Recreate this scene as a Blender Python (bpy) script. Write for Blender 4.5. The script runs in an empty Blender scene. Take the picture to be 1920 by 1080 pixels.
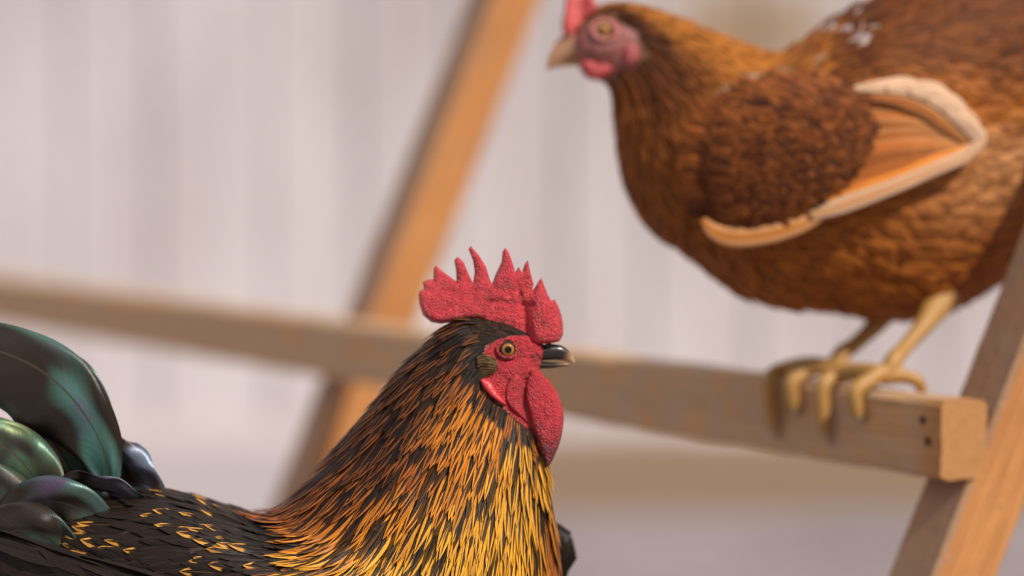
import bpy, math
import numpy as np
from mathutils import Vector, noise
from mathutils.geometry import delaunay_2d_cdt

# ------------------------------------------------------------------ camera
SC = bpy.context.scene
COL = SC.collection
F = 6400.0                      # 120 mm lens on a 36 mm sensor, in pixels of a 1920 wide frame
HC = 0.60                       # camera height above the yard
PITCH = math.atan(331 / F)
CP, SP = math.cos(PITCH), math.sin(PITCH)
cam_d = bpy.data.cameras.new('camera')
cam = bpy.data.objects.new('camera', cam_d)
COL.objects.link(cam)
cam.location = (0, 0, HC)
cam.rotation_euler = (math.pi / 2 - PITCH, 0, 0)
cam_d.sensor_width = 36
cam_d.lens = 120
cam_d.clip_start = 0.05
cam_d.dof.use_dof = True
cam_d.dof.focus_distance = 1.965
cam_d.dof.aperture_fstop = 2.8
SC.camera = cam

# ------------------------------------------------------------------ light
world = bpy.data.worlds.new('sky')
SC.world = world
world.use_nodes = True
bg = world.node_tree.nodes['Background']
bg.inputs[1].default_value = 0.68
_wt = world.node_tree
_tc = _wt.nodes.new('ShaderNodeTexCoord')
_sx = _wt.nodes.new('ShaderNodeSeparateXYZ')
_rp = _wt.nodes.new('ShaderNodeValToRGB')
_wt.links.new(_tc.outputs['Generated'], _sx.inputs[0])
_wt.links.new(_sx.outputs[2], _rp.inputs[0])
_rp.color_ramp.elements[0].position = 0.0
_rp.color_ramp.elements[0].color = (0.30, 0.27, 0.27, 1)      # buildings and trees round the yard
_rp.color_ramp.elements[1].position = 0.45
_rp.color_ramp.elements[1].color = (0.86, 0.82, 0.86, 1)
_wt.links.new(_rp.outputs[0], bg.inputs[0])
sun_d = bpy.data.lights.new('sun', 'SUN')
sun_d.energy = 4.2
sun_d.angle = math.radians(1.5)
sun_d.color = (1.0, 0.92, 0.82)
sun = bpy.data.objects.new('sun', sun_d)
COL.objects.link(sun)
sun.rotation_euler = Vector((0.55, -0.50, 0.72)).to_track_quat('Z', 'Y').to_euler()
sun.location = (2, -2, 4)
SC.view_settings.view_transform = 'Standard'
SC.view_settings.look = 'None'
SC.view_settings.gamma = 1
SC.view_settings.use_curve_mapping = False
SC.view_settings.exposure = 0.0

rng = np.random.default_rng(7)


# ------------------------------------------------------------------ helpers
def W(px, py, Y):
    """the point of the plane y = Y seen at a place in the frame"""
    px = np.asarray(px, float); py = np.asarray(py, float)
    xc = (px - 960) / F; yc = -(py - 540) / F
    dy = CP + yc * SP
    s = Y / dy
    return np.stack([xc * s, np.broadcast_to(Y, s.shape) * 1.0, HC + (-SP + yc * CP) * s], -1)


def project(p):
    x = p[..., 0]; y = p[..., 1]; z = p[..., 2] - HC
    dep = y * CP - z * SP
    up = y * SP + z * CP
    return 960 + F * x / dep, 540 - F * up / dep


def smooth(a, b, x):
    t = np.clip((np.asarray(x, float) - a) / (b - a), 0, 1)
    return t * t * (3 - 2 * t)


def mix(a, b, f):
    a = np.asarray(a, float); b = np.asarray(b, float); f = np.asarray(f, float)
    return a + (b - a) * f[..., None]


def inside(poly, x, y):
    x = np.asarray(x, float); y = np.asarray(y, float)
    res = np.zeros(x.shape, bool)
    n = len(poly)
    for i in range(n):
        x1, y1 = poly[i]; x2, y2 = poly[(i + 1) % n]
        if y1 == y2: continue
        c = ((y1 > y) != (y2 > y)) & (x < (x2 - x1) * (y - y1) / (y2 - y1) + x1)
        res ^= c
    return res


def edge_dist(poly, x, y):
    d = np.full(np.shape(x), 1e9)
    n = len(poly)
    for i in range(n):
        a = np.array(poly[i], float); b = np.array(poly[(i + 1) % n], float)
        ab = b - a
        t = np.clip(((x - a[0]) * ab[0] + (y - a[1]) * ab[1]) / max(ab @ ab, 1e-9), 0, 1)
        d = np.minimum(d, np.hypot(x - a[0] - t * ab[0], y - a[1] - t * ab[1]))
    return d


def catmull(P, t):
    """smooth interpolation of the rows of P at parameters t (0 .. n-1)"""
    P = np.asarray(P, float)
    n = len(P)
    t = np.clip(t, 0, n - 1)
    i = np.minimum(t.astype(int), n - 2)
    f = (t - i)[..., None]
    p0 = P[np.maximum(i - 1, 0)]; p1 = P[i]; p2 = P[i + 1]; p3 = P[np.minimum(i + 2, n - 1)]
    return 0.5 * (2 * p1 + (p2 - p0) * f + (2 * p0 - 5 * p1 + 4 * p2 - p3) * f ** 2 + (3 * p1 - p0 - 3 * p2 + p3) * f ** 3)


def resample(pts, n, closed=False):
    P = np.array(list(pts) + ([pts[0]] if closed else []), float)
    return catmull(P, np.linspace(0, len(P) - 1, n + (1 if closed else 0)))[:n]


def thing(name, label, cat, loc=(0, 0, 0)):
    o = bpy.data.objects.new(name, None)
    o.empty_display_size = 0.05
    o.location = loc
    COL.objects.link(o)
    o['label'] = label
    o['category'] = cat
    return o


def obj(name, verts, faces, mat, parent=None, attrs=None, smooth_shade=True):
    me = bpy.data.meshes.new(name)
    base = Vector(parent_world(parent)) if parent else Vector((0, 0, 0))
    v = np.asarray(verts, float) - np.array(base)
    me.from_pydata(v.tolist(), [], [list(map(int, f)) for f in faces])
    me.update()
    if attrs:
        for k, (typ, arr) in attrs.items():
            a = me.attributes.new(k, typ, 'POINT')
            arr = np.ascontiguousarray(arr, dtype=np.float32)
            a.data.foreach_set({'FLOAT': 'value', 'FLOAT_COLOR': 'color', 'FLOAT_VECTOR': 'vector'}[typ], arr.ravel())
    if smooth_shade:
        me.polygons.foreach_set('use_smooth', [True] * len(me.polygons))
    o = bpy.data.objects.new(name, me)
    COL.objects.link(o)
    for m in (mat if isinstance(mat, (list, tuple)) else [mat]):
        me.materials.append(m)
    if parent: o.parent = parent
    return o


def parent_world(p):
    l = Vector(p.location)
    while p.parent:
        p = p.parent
        l = l + Vector(p.location)
    return l


# ------------------------------------------------------------------ materials
class N:
    def __init__(self, name):
        self.m = bpy.data.materials.new(name)
        self.m.use_nodes = True
        self.t = self.m.node_tree
        self.b = self.t.nodes['Principled BSDF']

    def node(self, typ, **kw):
        n = self.t.nodes.new(typ)
        ins = kw.pop('ins', {})
        for k, v in kw.items(): setattr(n, k, v)
        for k, v in ins.items():
            if isinstance(v, bpy.types.NodeSocket): self.t.links.new(v, n.inputs[k])
            else: n.inputs[k].default_value = v
        return n

    def math(self, op, a, b=0.0, c=0.0, clamp=False):
        n = self.node('ShaderNodeMath', operation=op, use_clamp=clamp)
        for i, v in enumerate((a, b, c)):
            if isinstance(v, bpy.types.NodeSocket): self.t.links.new(v, n.inputs[i])
            else: n.inputs[i].default_value = v
        return n.outputs[0]

    def step(self, x, lo, hi):
        n = self.node('ShaderNodeMapRange', interpolation_type='SMOOTHSTEP')
        for i, v in enumerate((x, lo, hi)):
            if isinstance(v, bpy.types.NodeSocket): self.t.links.new(v, n.inputs[i])
            else: n.inputs[i].default_value = v
        return n.outputs[0]

    def mixc(self, f, a, b, blend='MIX'):
        n = self.node('ShaderNodeMix', data_type='RGBA', blend_type=blend)
        for i, v in ((0, f), (6, a), (7, b)):
            if isinstance(v, bpy.types.NodeSocket): self.t.links.new(v, n.inputs[i])
            else: n.inputs[i].default_value = v if i == 0 or len(v) == 4 else (*v, 1)
        return n.outputs[2]

    def attr(self, name):
        return self.node('ShaderNodeAttribute', attribute_name=name)

    def noise(self, vec, scale, detail=3, rough=0.55):
        return self.node('ShaderNodeTexNoise', ins={'Vector': vec, 'Scale': scale, 'Detail': detail, 'Roughness': rough}).outputs[0]

    def coord(self):
        return self.node('ShaderNodeTexCoord').outputs['Object']

    def mapping(self, vec, scale):
        return self.node('ShaderNodeMapping', ins={'Vector': vec, 'Scale': scale}).outputs[0]

    def ramp(self, x, stops):
        n = self.node('ShaderNodeValToRGB', ins={0: x})
        e = n.color_ramp.elements
        while len(e) < len(stops): e.new(0.5)
        for k, (p, c) in enumerate(stops):
            e[k].position = p; e[k].color = (*c, 1)
        return n.outputs[0]

    def set(self, **kw):
        for k, v in kw.items():
            s = self.b.inputs[k.replace('_', ' ')]
            if isinstance(v, bpy.types.NodeSocket): self.t.links.new(v, s)
            else: s.default_value = v
        return self

    def bump(self, h, strength, dist):
        n = self.node('ShaderNodeBump', ins={'Height': h, 'Strength': strength, 'Distance': dist})
        self.t.links.new(n.outputs[0], self.b.inputs['Normal'])


def feather_material(name, rough=0.42, spec=0.5, contrast=0.5, tint=(1, 1, 1), barb=60.0):
    k = N(name)
    tone = k.attr('tone'); tone2 = k.attr('tone2'); fuv = k.attr('fuv')
    sep = k.node('ShaderNodeSeparateXYZ', ins={0: fuv.outputs['Vector']})
    u, v, r = sep.outputs
    au = k.math('ABSOLUTE', u)
    # slanted barbs
    b1 = k.math('SUBTRACT', k.math('MULTIPLY', v, barb), k.math('MULTIPLY', au, barb * 0.22))
    vec = k.node('ShaderNodeCombineXYZ', ins={0: b1, 1: k.math('MULTIPLY', u, 1.6), 2: k.math('MULTIPLY', r, 97.0)}).outputs[0]
    nb = k.noise(vec, 1.0, 3, 0.6)
    vec2 = k.node('ShaderNodeCombineXYZ', ins={0: k.math('MULTIPLY', v, 5.0), 1: k.math('MULTIPLY', u, 3.0), 2: k.math('MULTIPLY', r, 53.0)}).outputs[0]
    ns = k.noise(vec2, 1.0, 3, 0.6)
    wob = k.math('MULTIPLY', k.math('SUBTRACT', nb, 0.5), 0.36)
    wob2 = k.math('MULTIPLY', k.math('SUBTRACT', ns, 0.5), 0.35)
    uu = k.math('ADD', k.math('ADD', au, wob), wob2)
    cw = k.math('MULTIPLY', tone.outputs['Alpha'], k.math('SUBTRACT', 1.25, k.math('MULTIPLY', k.math('MULTIPLY', v, v), 0.75)))
    e = k.step(uu, k.math('SUBTRACT', cw, 0.10), k.math('ADD', cw, 0.10))
    gv = tone2.outputs['Alpha']
    e2 = k.step(k.math('ADD', v, wob2), k.math('SUBTRACT', gv, 0.06), k.math('ADD', gv, 0.06))
    e = k.math('MULTIPLY', e, e2)
    col = k.mixc(e, tone2.outputs['Color'], tone.outputs['Color'])
    val = k.math('ADD', k.math('MULTIPLY', k.math('ADD', nb, ns), contrast * 2), 1.0 - contrast * 2)
    col = k.mixc(1.0, col, k.node('ShaderNodeCombineColor', ins={0: val, 1: val, 2: val}).outputs[0], 'MULTIPLY')
    # shaft
    sh = k.math('MULTIPLY', k.step(au, 0.07, 0.03), 0.35)
    col = k.mixc(sh, col, k.mixc(0.5, tone.outputs['Color'], tone2.outputs['Color']))
    k.set(Base_Color=col, Roughness=rough, Specular_IOR_Level=spec, Specular_Tint=(*tint, 1))
    k.bump(k.math('ADD', nb, k.math('MULTIPLY', ns, 0.5)), 0.35, 0.0006)
    return k.m


M_PLUME = feather_material('gold_laced_feather', 0.32, 0.16, 0.40)
M_HEN = feather_material('brown_feather', 0.65, 0.18, 0.38, barb=40)


def iridescent(name):
    k = N(name)
    fuv = k.attr('fuv'); tone = k.attr('tone')
    sep = k.node('ShaderNodeSeparateXYZ', ins={0: fuv.outputs['Vector']})
    u, v, r = sep.outputs
    au = k.math('ABSOLUTE', u)
    b1 = k.math('SUBTRACT', k.math('MULTIPLY', v, 160.0), k.math('MULTIPLY', au, 26.0))
    vec = k.node('ShaderNodeCombineXYZ', ins={0: b1, 1: u, 2: k.math('MULTIPLY', r, 97.0)}).outputs[0]
    nb = k.noise(vec, 1.0, 3, 0.6)
    vec2 = k.node('ShaderNodeCombineXYZ', ins={0: k.math('MULTIPLY', v, 5.0), 1: k.math('MULTIPLY', u, 1.5), 2: k.math('MULTIPLY', r, 31.0)}).outputs[0]
    ns = k.noise(vec2, 1.0, 2, 0.5)
    sheen = k.ramp(ns, [(0.30, (0.30, 0.26, 0.08)), (0.47, (0.10, 0.30, 0.24)), (0.58, (0.16, 0.42, 0.36)), (0.72, (0.28, 0.20, 0.40))])
    sheen = k.mixc(0.5, sheen, tone.outputs['Color'])
    vec3 = k.node('ShaderNodeCombineXYZ', ins={0: k.math('MULTIPLY', v, 2.4), 1: k.math('MULTIPLY', u, 0.9), 2: k.math('MULTIPLY', r, 71.0)}).outputs[0]
    mask = k.step(k.noise(vec3, 1.0, 1, 0.4), 0.40, 0.66)
    mask = k.math('MULTIPLY', mask, k.math('ADD', 0.25, k.math('MULTIPLY', nb, 0.9)), clamp=True)
    col = k.mixc(k.math('MULTIPLY', mask, 0.9), (0.022, 0.015, 0.010), sheen)
    col = k.mixc(k.math('MULTIPLY', k.step(au, 0.035, 0.015), 0.7), col, (0.07, 0.05, 0.035))
    k.set(Base_Color=col, Roughness=k.math('ADD', 0.30, k.math('MULTIPLY', nb, 0.14)), Specular_IOR_Level=0.35, Metallic=k.math('MULTIPLY', mask, 0.9))
    k.bump(nb, 0.25, 0.0008)
    return k.m


M_IRI = iridescent('green_black_tail_feather')


def skin_material(name, scale, bump=0.8, rough=0.38, alpha_bump=True, sss=0.12):
    k = N(name)
    tone = k.attr('tone')
    co = k.coord()
    vo = k.node('ShaderNodeTexVoronoi', feature='SMOOTH_F1', ins={'Vector': co, 'Scale': scale, 'Smoothness': 0.6, 'Randomness': 1.0}).outputs[0]
    n1 = k.noise(co, scale * 0.16, 3)
    n2 = k.noise(co, scale * 1.9, 2)
    h = k.math('ADD', k.math('MULTIPLY', vo, -1.0), k.math('MULTIPLY', n2, 0.35))
    h = k.math('ADD', h, k.math('MULTIPLY', n1, 1.2))
    val = k.math('ADD', 0.40, k.math('MULTIPLY', n1, 1.15))
    col = k.mixc(1.0, tone.outputs['Color'], k.node('ShaderNodeCombineColor', ins={0: val, 1: val, 2: val}).outputs[0], 'MULTIPLY')
    # papillae are paler on their tops
    top = k.math('MULTIPLY', k.step(vo, 0.42, 0.10), 0.34)
    col = k.mixc(k.math('MULTIPLY', top, tone.outputs['Alpha']), col, (0.90, 0.42, 0.42))
    k.set(Base_Color=col, Roughness=rough, Specular_IOR_Level=0.65, Subsurface_Weight=sss, Subsurface_Scale=0.004)
    k.b.inputs['Subsurface Radius'].default_value = (1.0, 0.25, 0.2)
    n = k.node('ShaderNodeBump', ins={'Height': h, 'Strength': k.math('MULTIPLY', tone.outputs['Alpha'], bump), 'Distance': 0.0017})
    k.t.links.new(n.outputs[0], k.b.inputs['Normal'])
    return k.m


M_SKIN = skin_material('red_papilla_skin', 1150, 0.95, 0.33)
M_SKINHEN = skin_material('pink_red_skin', 500, 0.5, 0.5)


def tone_material(name, rough=0.4, nscale=300.0, amount=0.5, bump=0.2, spec=0.5, stretch=(1, 1, 1)):
    k = N(name)
    tone = k.attr('tone')
    co = k.mapping(k.coord(), stretch)
    n1 = k.noise(co, nscale, 4)
    val = k.math('ADD', 1 - amount * 0.5, k.math('MULTIPLY', n1, amount))
    col = k.mixc(1.0, tone.outputs['Color'], k.node('ShaderNodeCombineColor', ins={0: val, 1: val, 2: val}).outputs[0], 'MULTIPLY')
    k.set(Base_Color=col, Roughness=rough, Specular_IOR_Level=spec)
    k.bump(n1, bump, 0.001)
    return k.m


M_BEAK = tone_material('horn_beak', 0.22, 260, 0.5, 0.15)
M_EYE = tone_material('eye', 0.05, 900, 0.25, 0.0)
M_LEG = tone_material('yellow_leg_scale', 0.5, 420, 0.6, 0.5)
M_HENBODY = tone_material('brown_down', 0.8, 120, 0.6, 0.6, 0.2)


def wood_material(name, base, dark, grey, greyness, end=None, face=False):
    k = N(name)
    co = k.coord()
    st = k.mapping(co, (1.0, 1.0, 0.045))
    w1 = k.noise(st, 260, 4, 0.6)
    w2 = k.noise(st, 60, 3, 0.6)
    blot = k.noise(co, 28, 4, 0.6)
    spots = k.noise(co, 120, 3, 0.6)
    c = k.mixc(k.step(w1, 0.35, 0.7), base, dark)
    c = k.mixc(k.math('MULTIPLY', k.step(w2, 0.45, 0.65), 0.4), c, dark)
    g = k.math('MULTIPLY', k.step(blot, 0.62 - greyness * 0.45, 0.78 - greyness * 0.35), 0.85)
    sep = k.node('ShaderNodeSeparateXYZ', ins={0: co})
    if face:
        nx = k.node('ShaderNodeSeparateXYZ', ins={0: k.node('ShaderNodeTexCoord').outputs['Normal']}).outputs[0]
        weathered_shade = k.math('MULTIPLY', k.step(nx, -0.4, -0.8), k.math('ADD', 0.25, k.math('MULTIPLY', blot, 0.9)), clamp=True)  # left faces: weathered grey, with the shade of the unlit side painted in
        g = k.math('MAXIMUM', g, weathered_shade)
    if end is not None:
        g = k.math('MULTIPLY', g, k.step(sep.outputs[2], end[0], end[1]))
        c = k.mixc(k.math('MULTIPLY', k.step(sep.outputs[2], end[1], 0.0), k.math('ADD', 0.55, k.math('MULTIPLY', spots, 0.5)), clamp=True), c, (0.40, 0.185, 0.065))
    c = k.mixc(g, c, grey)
    c = k.mixc(k.math('MULTIPLY', k.step(spots, 0.66, 0.72), 0.55), c, (0.07, 0.05, 0.04))
    k.set(Base_Color=c, Roughness=0.75, Specular_IOR_Level=0.25)
    k.bump(k.math('ADD', w1, spots), 0.5, 0.0012)
    return k.m


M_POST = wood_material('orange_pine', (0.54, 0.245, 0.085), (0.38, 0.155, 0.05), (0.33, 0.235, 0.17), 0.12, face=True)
M_RAIL = wood_material('weathered_rail_wood', (0.63, 0.36, 0.16), (0.44, 0.24, 0.105), (0.47, 0.325, 0.215), 0.60, end=(0.010, 0.045))
M_NAIL = tone_material('dark_nail', 0.6, 500, 0.5)


def build_wall_floor():
    k = N('whitewashed_boards')
    co = k.coord()
    sep = k.node('ShaderNodeSeparateXYZ', ins={0: co})
    n1 = k.noise(k.mapping(co, (1.0, 1.0, 0.35)), 3.2, 4, 0.55)
    n2 = k.noise(k.mapping(co, (1.0, 1.0, 0.08)), 14, 3, 0.6)
    c = k.mixc(k.step(n1, 0.30, 0.72), (0.485, 0.44, 0.452), (0.65, 0.615, 0.63))
    c = k.mixc(k.math('MULTIPLY', k.step(n2, 0.55, 0.75), 0.10), c, (0.47, 0.40, 0.40))
    n4 = k.noise(k.mapping(co, (1.0, 1.0, 0.6)), 1.7, 3, 0.6)
    c = k.mixc(k.math('MULTIPLY', k.step(n4, 0.50, 0.68), 0.35), c, (0.41, 0.35, 0.35))
    # bare brown wood where the whitewash has come off
    n3 = k.noise(k.mapping(co, (0.8, 1.0, 1.3)), 2.4, 3)
    dx = k.math('ABSOLUTE', k.math('SUBTRACT', sep.outputs[0], 0.46))
    dz = k.math('ABSOLUTE', k.math('SUBTRACT', sep.outputs[2], 0.755))
    patch = k.math('MULTIPLY', k.step(dx, 0.24, 0.05), k.step(dz, 0.13, 0.03))
    c = k.mixc(k.math('MULTIPLY', patch, 0.9), c, (0.36, 0.25, 0.15))
    k.set(Base_Color=c, Roughness=0.85, Specular_IOR_Level=0.2)
    k.bump(n2, 0.4, 0.004)
    YW = 6.6
    verts, faces = [], []
    x = -6.0
    i = 0
    while x < 6.0:
        w = 0.19 + 0.03 * math.sin(i * 2.3)
        y0 = YW + 0.006 * math.sin(i * 5.1)
        b = len(verts)
        g = 0.006
        for (xx, yy) in ((x, y0 + 0.03), (x, y0 + 0.004), (x + 0.004, y0), (x + w - g - 0.004, y0), (x + w - g, y0 + 0.004), (x + w - g, y0 + 0.03)):
            verts += [(xx, yy, -0.02), (xx, yy, 2.6)]
        for q in range(5):
            faces.append((b + 2 * q, b + 2 * q + 2, b + 2 * q + 3, b + 2 * q + 1))
        faces.append([b + 1 + 2 * q for q in range(6)])
        x += w
        i += 1
    # backing behind the gaps between the boards
    b = len(verts)
    verts += [(-6, YW + 0.03, -0.02), (6, YW + 0.03, -0.02), (6, YW + 0.03, 2.6), (-6, YW + 0.03, 2.6),
              (-6, YW + 0.09, -0.02), (6, YW + 0.09, -0.02), (6, YW + 0.09, 2.6), (-6, YW + 0.09, 2.6)]
    faces += [(b, b + 1, b + 2, b + 3), (b + 3, b + 2, b + 6, b + 7), (b + 4, b + 7, b + 6, b + 5)]
    w = obj('wall_back', verts, faces, k.m, smooth_shade=False)
    w['kind'] = 'structure'
    w['label'] = 'whitewashed board wall far behind the birds'

    k = N('dusty_yard')
    co = k.coord()
    sep = k.node('ShaderNodeSeparateXYZ', ins={0: co})
    n1 = k.noise(co, 3.0, 5, 0.6)
    n2 = k.noise(co, 40, 4, 0.6)
    c = k.mixc(k.step(n1, 0.3, 0.7), (0.22, 0.185, 0.185), (0.30, 0.26, 0.27))
    c = k.mixc(k.math('MULTIPLY', k.step(sep.outputs[0], 0.0, -0.35), 0.8), c, (0.44, 0.40, 0.42))
    c = k.mixc(k.step(sep.outputs[1], 5.9, 6.3), c, (0.50, 0.45, 0.46))
    # a strip of bare brown earth along the foot of the wall, to the right
    sy = k.math('ADD', sep.outputs[1], k.math('MULTIPLY', k.math('SUBTRACT', n1, 0.5), 0.5))
    strip = k.math('MULTIPLY', k.math('MULTIPLY', k.step(sy, 5.0, 5.3), k.step(sy, 6.5, 6.1)), k.step(sep.outputs[0], -0.25, 0.10))
    c = k.mixc(k.math('MULTIPLY', strip, 0.9), c, (0.22, 0.145, 0.085))
    c = k.mixc(k.math('MULTIPLY', k.step(n2, 0.5, 0.75), 0.25), c, (0.22, 0.17, 0.14))
    k.set(Base_Color=c, Roughness=0.95, Specular_IOR_Level=0.1)
    k.bump(n2, 0.6, 0.01)
    nx, ny = 60, 60
    xs = np.linspace(-6, 6, nx); ys = np.linspace(-3, YW + 0.09, ny)
    v = [(x, y, 0.004 * noise.noise((x * 2, y * 2, 0)) - 0.002) for y in ys for x in xs]
    f = [(j * nx + i, j * nx + i + 1, (j + 1) * nx + i + 1, (j + 1) * nx + i) for j in range(ny - 1) for i in range(nx - 1)]
    g = obj('floor', v, f, k.m)
    g['kind'] = 'structure'
    g['label'] = 'dusty grey and brown yard ground'


build_wall_floor()

# ------------------------------------------------------------------ the roost of leaning posts and a rail
U = Vector((-0.462, 0.887, 0)).normalized()          # along the rail, away from the camera
R = Vector((0.887, 0.462, 0)).normalized()           # to the right, in the plane of each post's front face
D0 = 2.15                                            # distance of the rail's near end
RAIL_H, RAIL_T = 0.0497, 0.035
near_top = Vector(W(1765, 754.0, D0))                # near, left, upper corner of the rail


def beam(name, origin, axis, side, length, a, b, mat, parent, seed, slices=60, rough=0.0007):
    """a sawn timber from origin along axis; a = size along side, b = size along axis x side"""
    axis = axis.normalized()
    side = (side - axis * side.dot(axis)).normalized()
    third = axis.cross(side)
    ring = []
    bev = 0.003
    for (cx, cy, nx, ny) in ((0, 0, 1, 1), (a, 0, -1, 1), (a, b, -1, -1), (0, b, 1, -1)):
        p = [(cx + nx * bev, cy), (cx, cy + ny * bev)]
        if (nx, ny) in ((1, 1), (-1, -1)): p = p[::-1]
        ring += p
    # order the eight points round the section
    c = np.array(ring); ctr = np.array([a / 2, b / 2])
    sub = []
    order = np.argsort(np.arctan2(c[:, 1] - ctr[1], c[:, 0] - ctr[0]))
    c = c[order]
    for i in range(8):
        p, q = c[i], c[(i + 1) % 8]
        m = 5 if np.linalg.norm(q - p) > 0.008 else 1
        for j in range(m): sub.append(p + (q - p) * j / m)
    n = len(sub)
    verts = []
    for s in range(slices + 1):
        z = length * s / slices
        for (x, y) in sub:
            d = Vector((x - a / 2, y - b / 2))
            j = noise.noise((x * 60 + seed, y * 60, z * 18)) * rough + noise.noise((x * 160 + seed, y * 160, z * 90)) * rough * 0.6
            k = 1 + j / max(d.length, 1e-4)
            verts.append((a / 2 + d.x * k, b / 2 + d.y * k, z))
    faces = []
    for s in range(slices):
        for i in range(n):
            faces.append((s * n + i, s * n + (i + 1) % n, (s + 1) * n + (i + 1) % n, (s + 1) * n + i))
    faces.append(list(range(n))[::-1])
    faces.append([slices * n + i for i in range(n)])
    me = bpy.data.meshes.new(name)
    me.from_pydata(verts, [], faces)
    me.update()
    me.materials.append(mat)
    o = bpy.data.objects.new(name, me)
    COL.objects.link(o)
    from mathutils import Matrix
    mtx = Matrix((side, third, axis)).transposed().to_4x4()
    mtx.translation = origin - Vector(parent.location)
    o.matrix_basis = mtx
    o.parent = parent
    return o


def build_roost():
    root = thing('wooden_roost', 'weathered wooden roost of leaning posts and a rail under the hen', 'roost', (near_top.x, near_top.y, 0))
    # rail: a = along R (thickness), b = along axis x side
    up = Vector((0, 0, 1))
    # axis x side must point down from the top corner: U x R
    sgn = U.cross(R).z
    if sgn < 0:
        rail = beam('perch_rail', near_top, U, R, 2.35, RAIL_T, RAIL_H, M_RAIL, root, 3, 140, 0.0012)
    else:
        rail = beam('perch_rail', near_top + Vector((0, 0, -RAIL_H)), U, R, 2.35, RAIL_T, RAIL_H, M_RAIL, root, 3, 140, 0.0012)
    rail['label'] = 'grey weathered rail with a pale sawn end'
    T = 0.47                                          # lean of the posts
    lean = (R * T + up).normalized()
    FW, DP = 0.0465, 0.050
    for i, along in enumerate((0.0, 0.953)):
        lean = (R * (0.47, 0.435)[i] + up).normalized()
        # front left edge of the post at the height of the rail's middle
        c = near_top + U * along + R * (RAIL_T + 0.0005) + up * (-RAIL_H / 2)
        k0 = -c.z / lean.z
        foot = c + lean * k0
        ln = 1.55
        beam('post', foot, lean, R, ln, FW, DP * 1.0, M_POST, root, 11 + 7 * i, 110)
    # nails driven through the rail near its end
    for (px, py) in ((1730, 788), (1739, 827)):
        t = np.linspace(0, 2 * math.pi, 13)[:-1]
        # place on the left face of the rail
        d = Vector(W(px, py, 1.0)) - cam.location
        nrm = -R
        s = (near_top - cam.location).dot(nrm) / d.dot(nrm)
        p = cam.location + d * s
        v = [];
        for rr, off in ((0.0028, -0.002), (0.0028, 0.0006), (0.002, 0.0012)):
            v += [p + U * (rr * math.cos(a)) + up * (rr * math.sin(a)) + nrm * off for a in t]
        f = []
        for q in range(2):
            for j in range(12): f.append((q * 12 + j, q * 12 + (j + 1) % 12, (q + 1) * 12 + (j + 1) % 12, (q + 1) * 12 + j))
        f.append(list(range(24, 36)))
        o = obj('nail', [tuple(q) for q in v], f, M_NAIL, root, {'tone': ('FLOAT_COLOR', np.tile((0.03, 0.025, 0.02, 1), (36, 1)))})
    return root, rail


ROOST, RAIL = build_roost()


# ------------------------------------------------------------------ bird building
class Loft:
    """a skin over rings; every station gives a back point, a front point, a half width and a sideways offset"""
    def __init__(self, st, D):
        self.st = np.array([list(s) + [0] * (6 - len(s)) for s in st], float)
        self.n = len(self.st)
        self.D = D
        self.s = D / F

    def two(self, t, th):
        q = catmull(self.st, np.asarray(t, float))
        c = np.cos(th)
        return (q[..., 0] + q[..., 2]) / 2 + c * (q[..., 0] - q[..., 2]) / 2, (q[..., 1] + q[..., 3]) / 2 + c * (q[..., 1] - q[..., 3]) / 2

    def at(self, t, th):
        q = catmull(self.st, np.asarray(t, float))
        x, y = self.two(t, th)
        p = W(x, y, self.D + q[..., 5] * self.s)
        p[..., 1] -= np.sin(th) * q[..., 4] * self.s
        return p

    def center(self, t):
        q = catmull(self.st, np.asarray(t, float))
        return W((q[..., 0] + q[..., 2]) / 2, (q[..., 1] + q[..., 3]) / 2, self.D + q[..., 5] * self.s)

    def frame(self, t, th):
        e = 1e-3
        t1 = np.minimum(t + e, self.n - 1); t0 = np.maximum(t - e, 0)
        a = (self.at(t1, th) - self.at(t0, th)) / (t1 - t0)[..., None]
        b = (self.at(t, th + e) - self.at(t, th - e)) / (2 * e)
        n = np.cross(a, b)
        n /= np.linalg.norm(n, axis=-1, keepdims=True) + 1e-12
        out = self.at(t, th) - self.center(t)
        n *= np.where((n * out).sum(-1, keepdims=True) < 0, -1, 1)
        return a, b, n

    def mesh(self, nt, nth):
        T = np.linspace(0, self.n - 1, nt)
        H = np.linspace(0, 2 * math.pi, nth + 1)[:-1]
        tt, hh = np.meshgrid(T, H, indexing='ij')
        return tt, hh, self.at(tt, hh)

    def near_y(self, px, py, side=1):
        """depth of the surface on the near (side=1) flank where it shows at px, py"""
        if not hasattr(self, '_g'):
            T = np.linspace(0, self.n - 1, 420); H = np.linspace(0.02, math.pi - 0.02, 120)
            tt, hh = np.meshgrid(T, H, indexing='ij')
            p = self.at(tt, hh).reshape(-1, 3)
            self._g = (*project(p), p[:, 1])
        gx, gy, y = self._g
        px = np.atleast_1d(np.asarray(px, float)); py = np.atleast_1d(np.asarray(py, float))
        out = np.array([y[np.argmin((gx - a) ** 2 + (gy - b) ** 2)] for a, b in zip(px, py)])
        return out if side == 1 else 2 * self.D - out


def ring_faces(nt, nth, flip=False):
    f = []
    for i in range(nt - 1):
        for j in range(nth):
            q = (i * nth + j, i * nth + (j + 1) % nth, (i + 1) * nth + (j + 1) % nth, (i + 1) * nth + j)
            f.append(q)
    f.append(list(range(nth))[::-1])
    f.append([(nt - 1) * nth + j for j in range(nth)])
    return f


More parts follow.
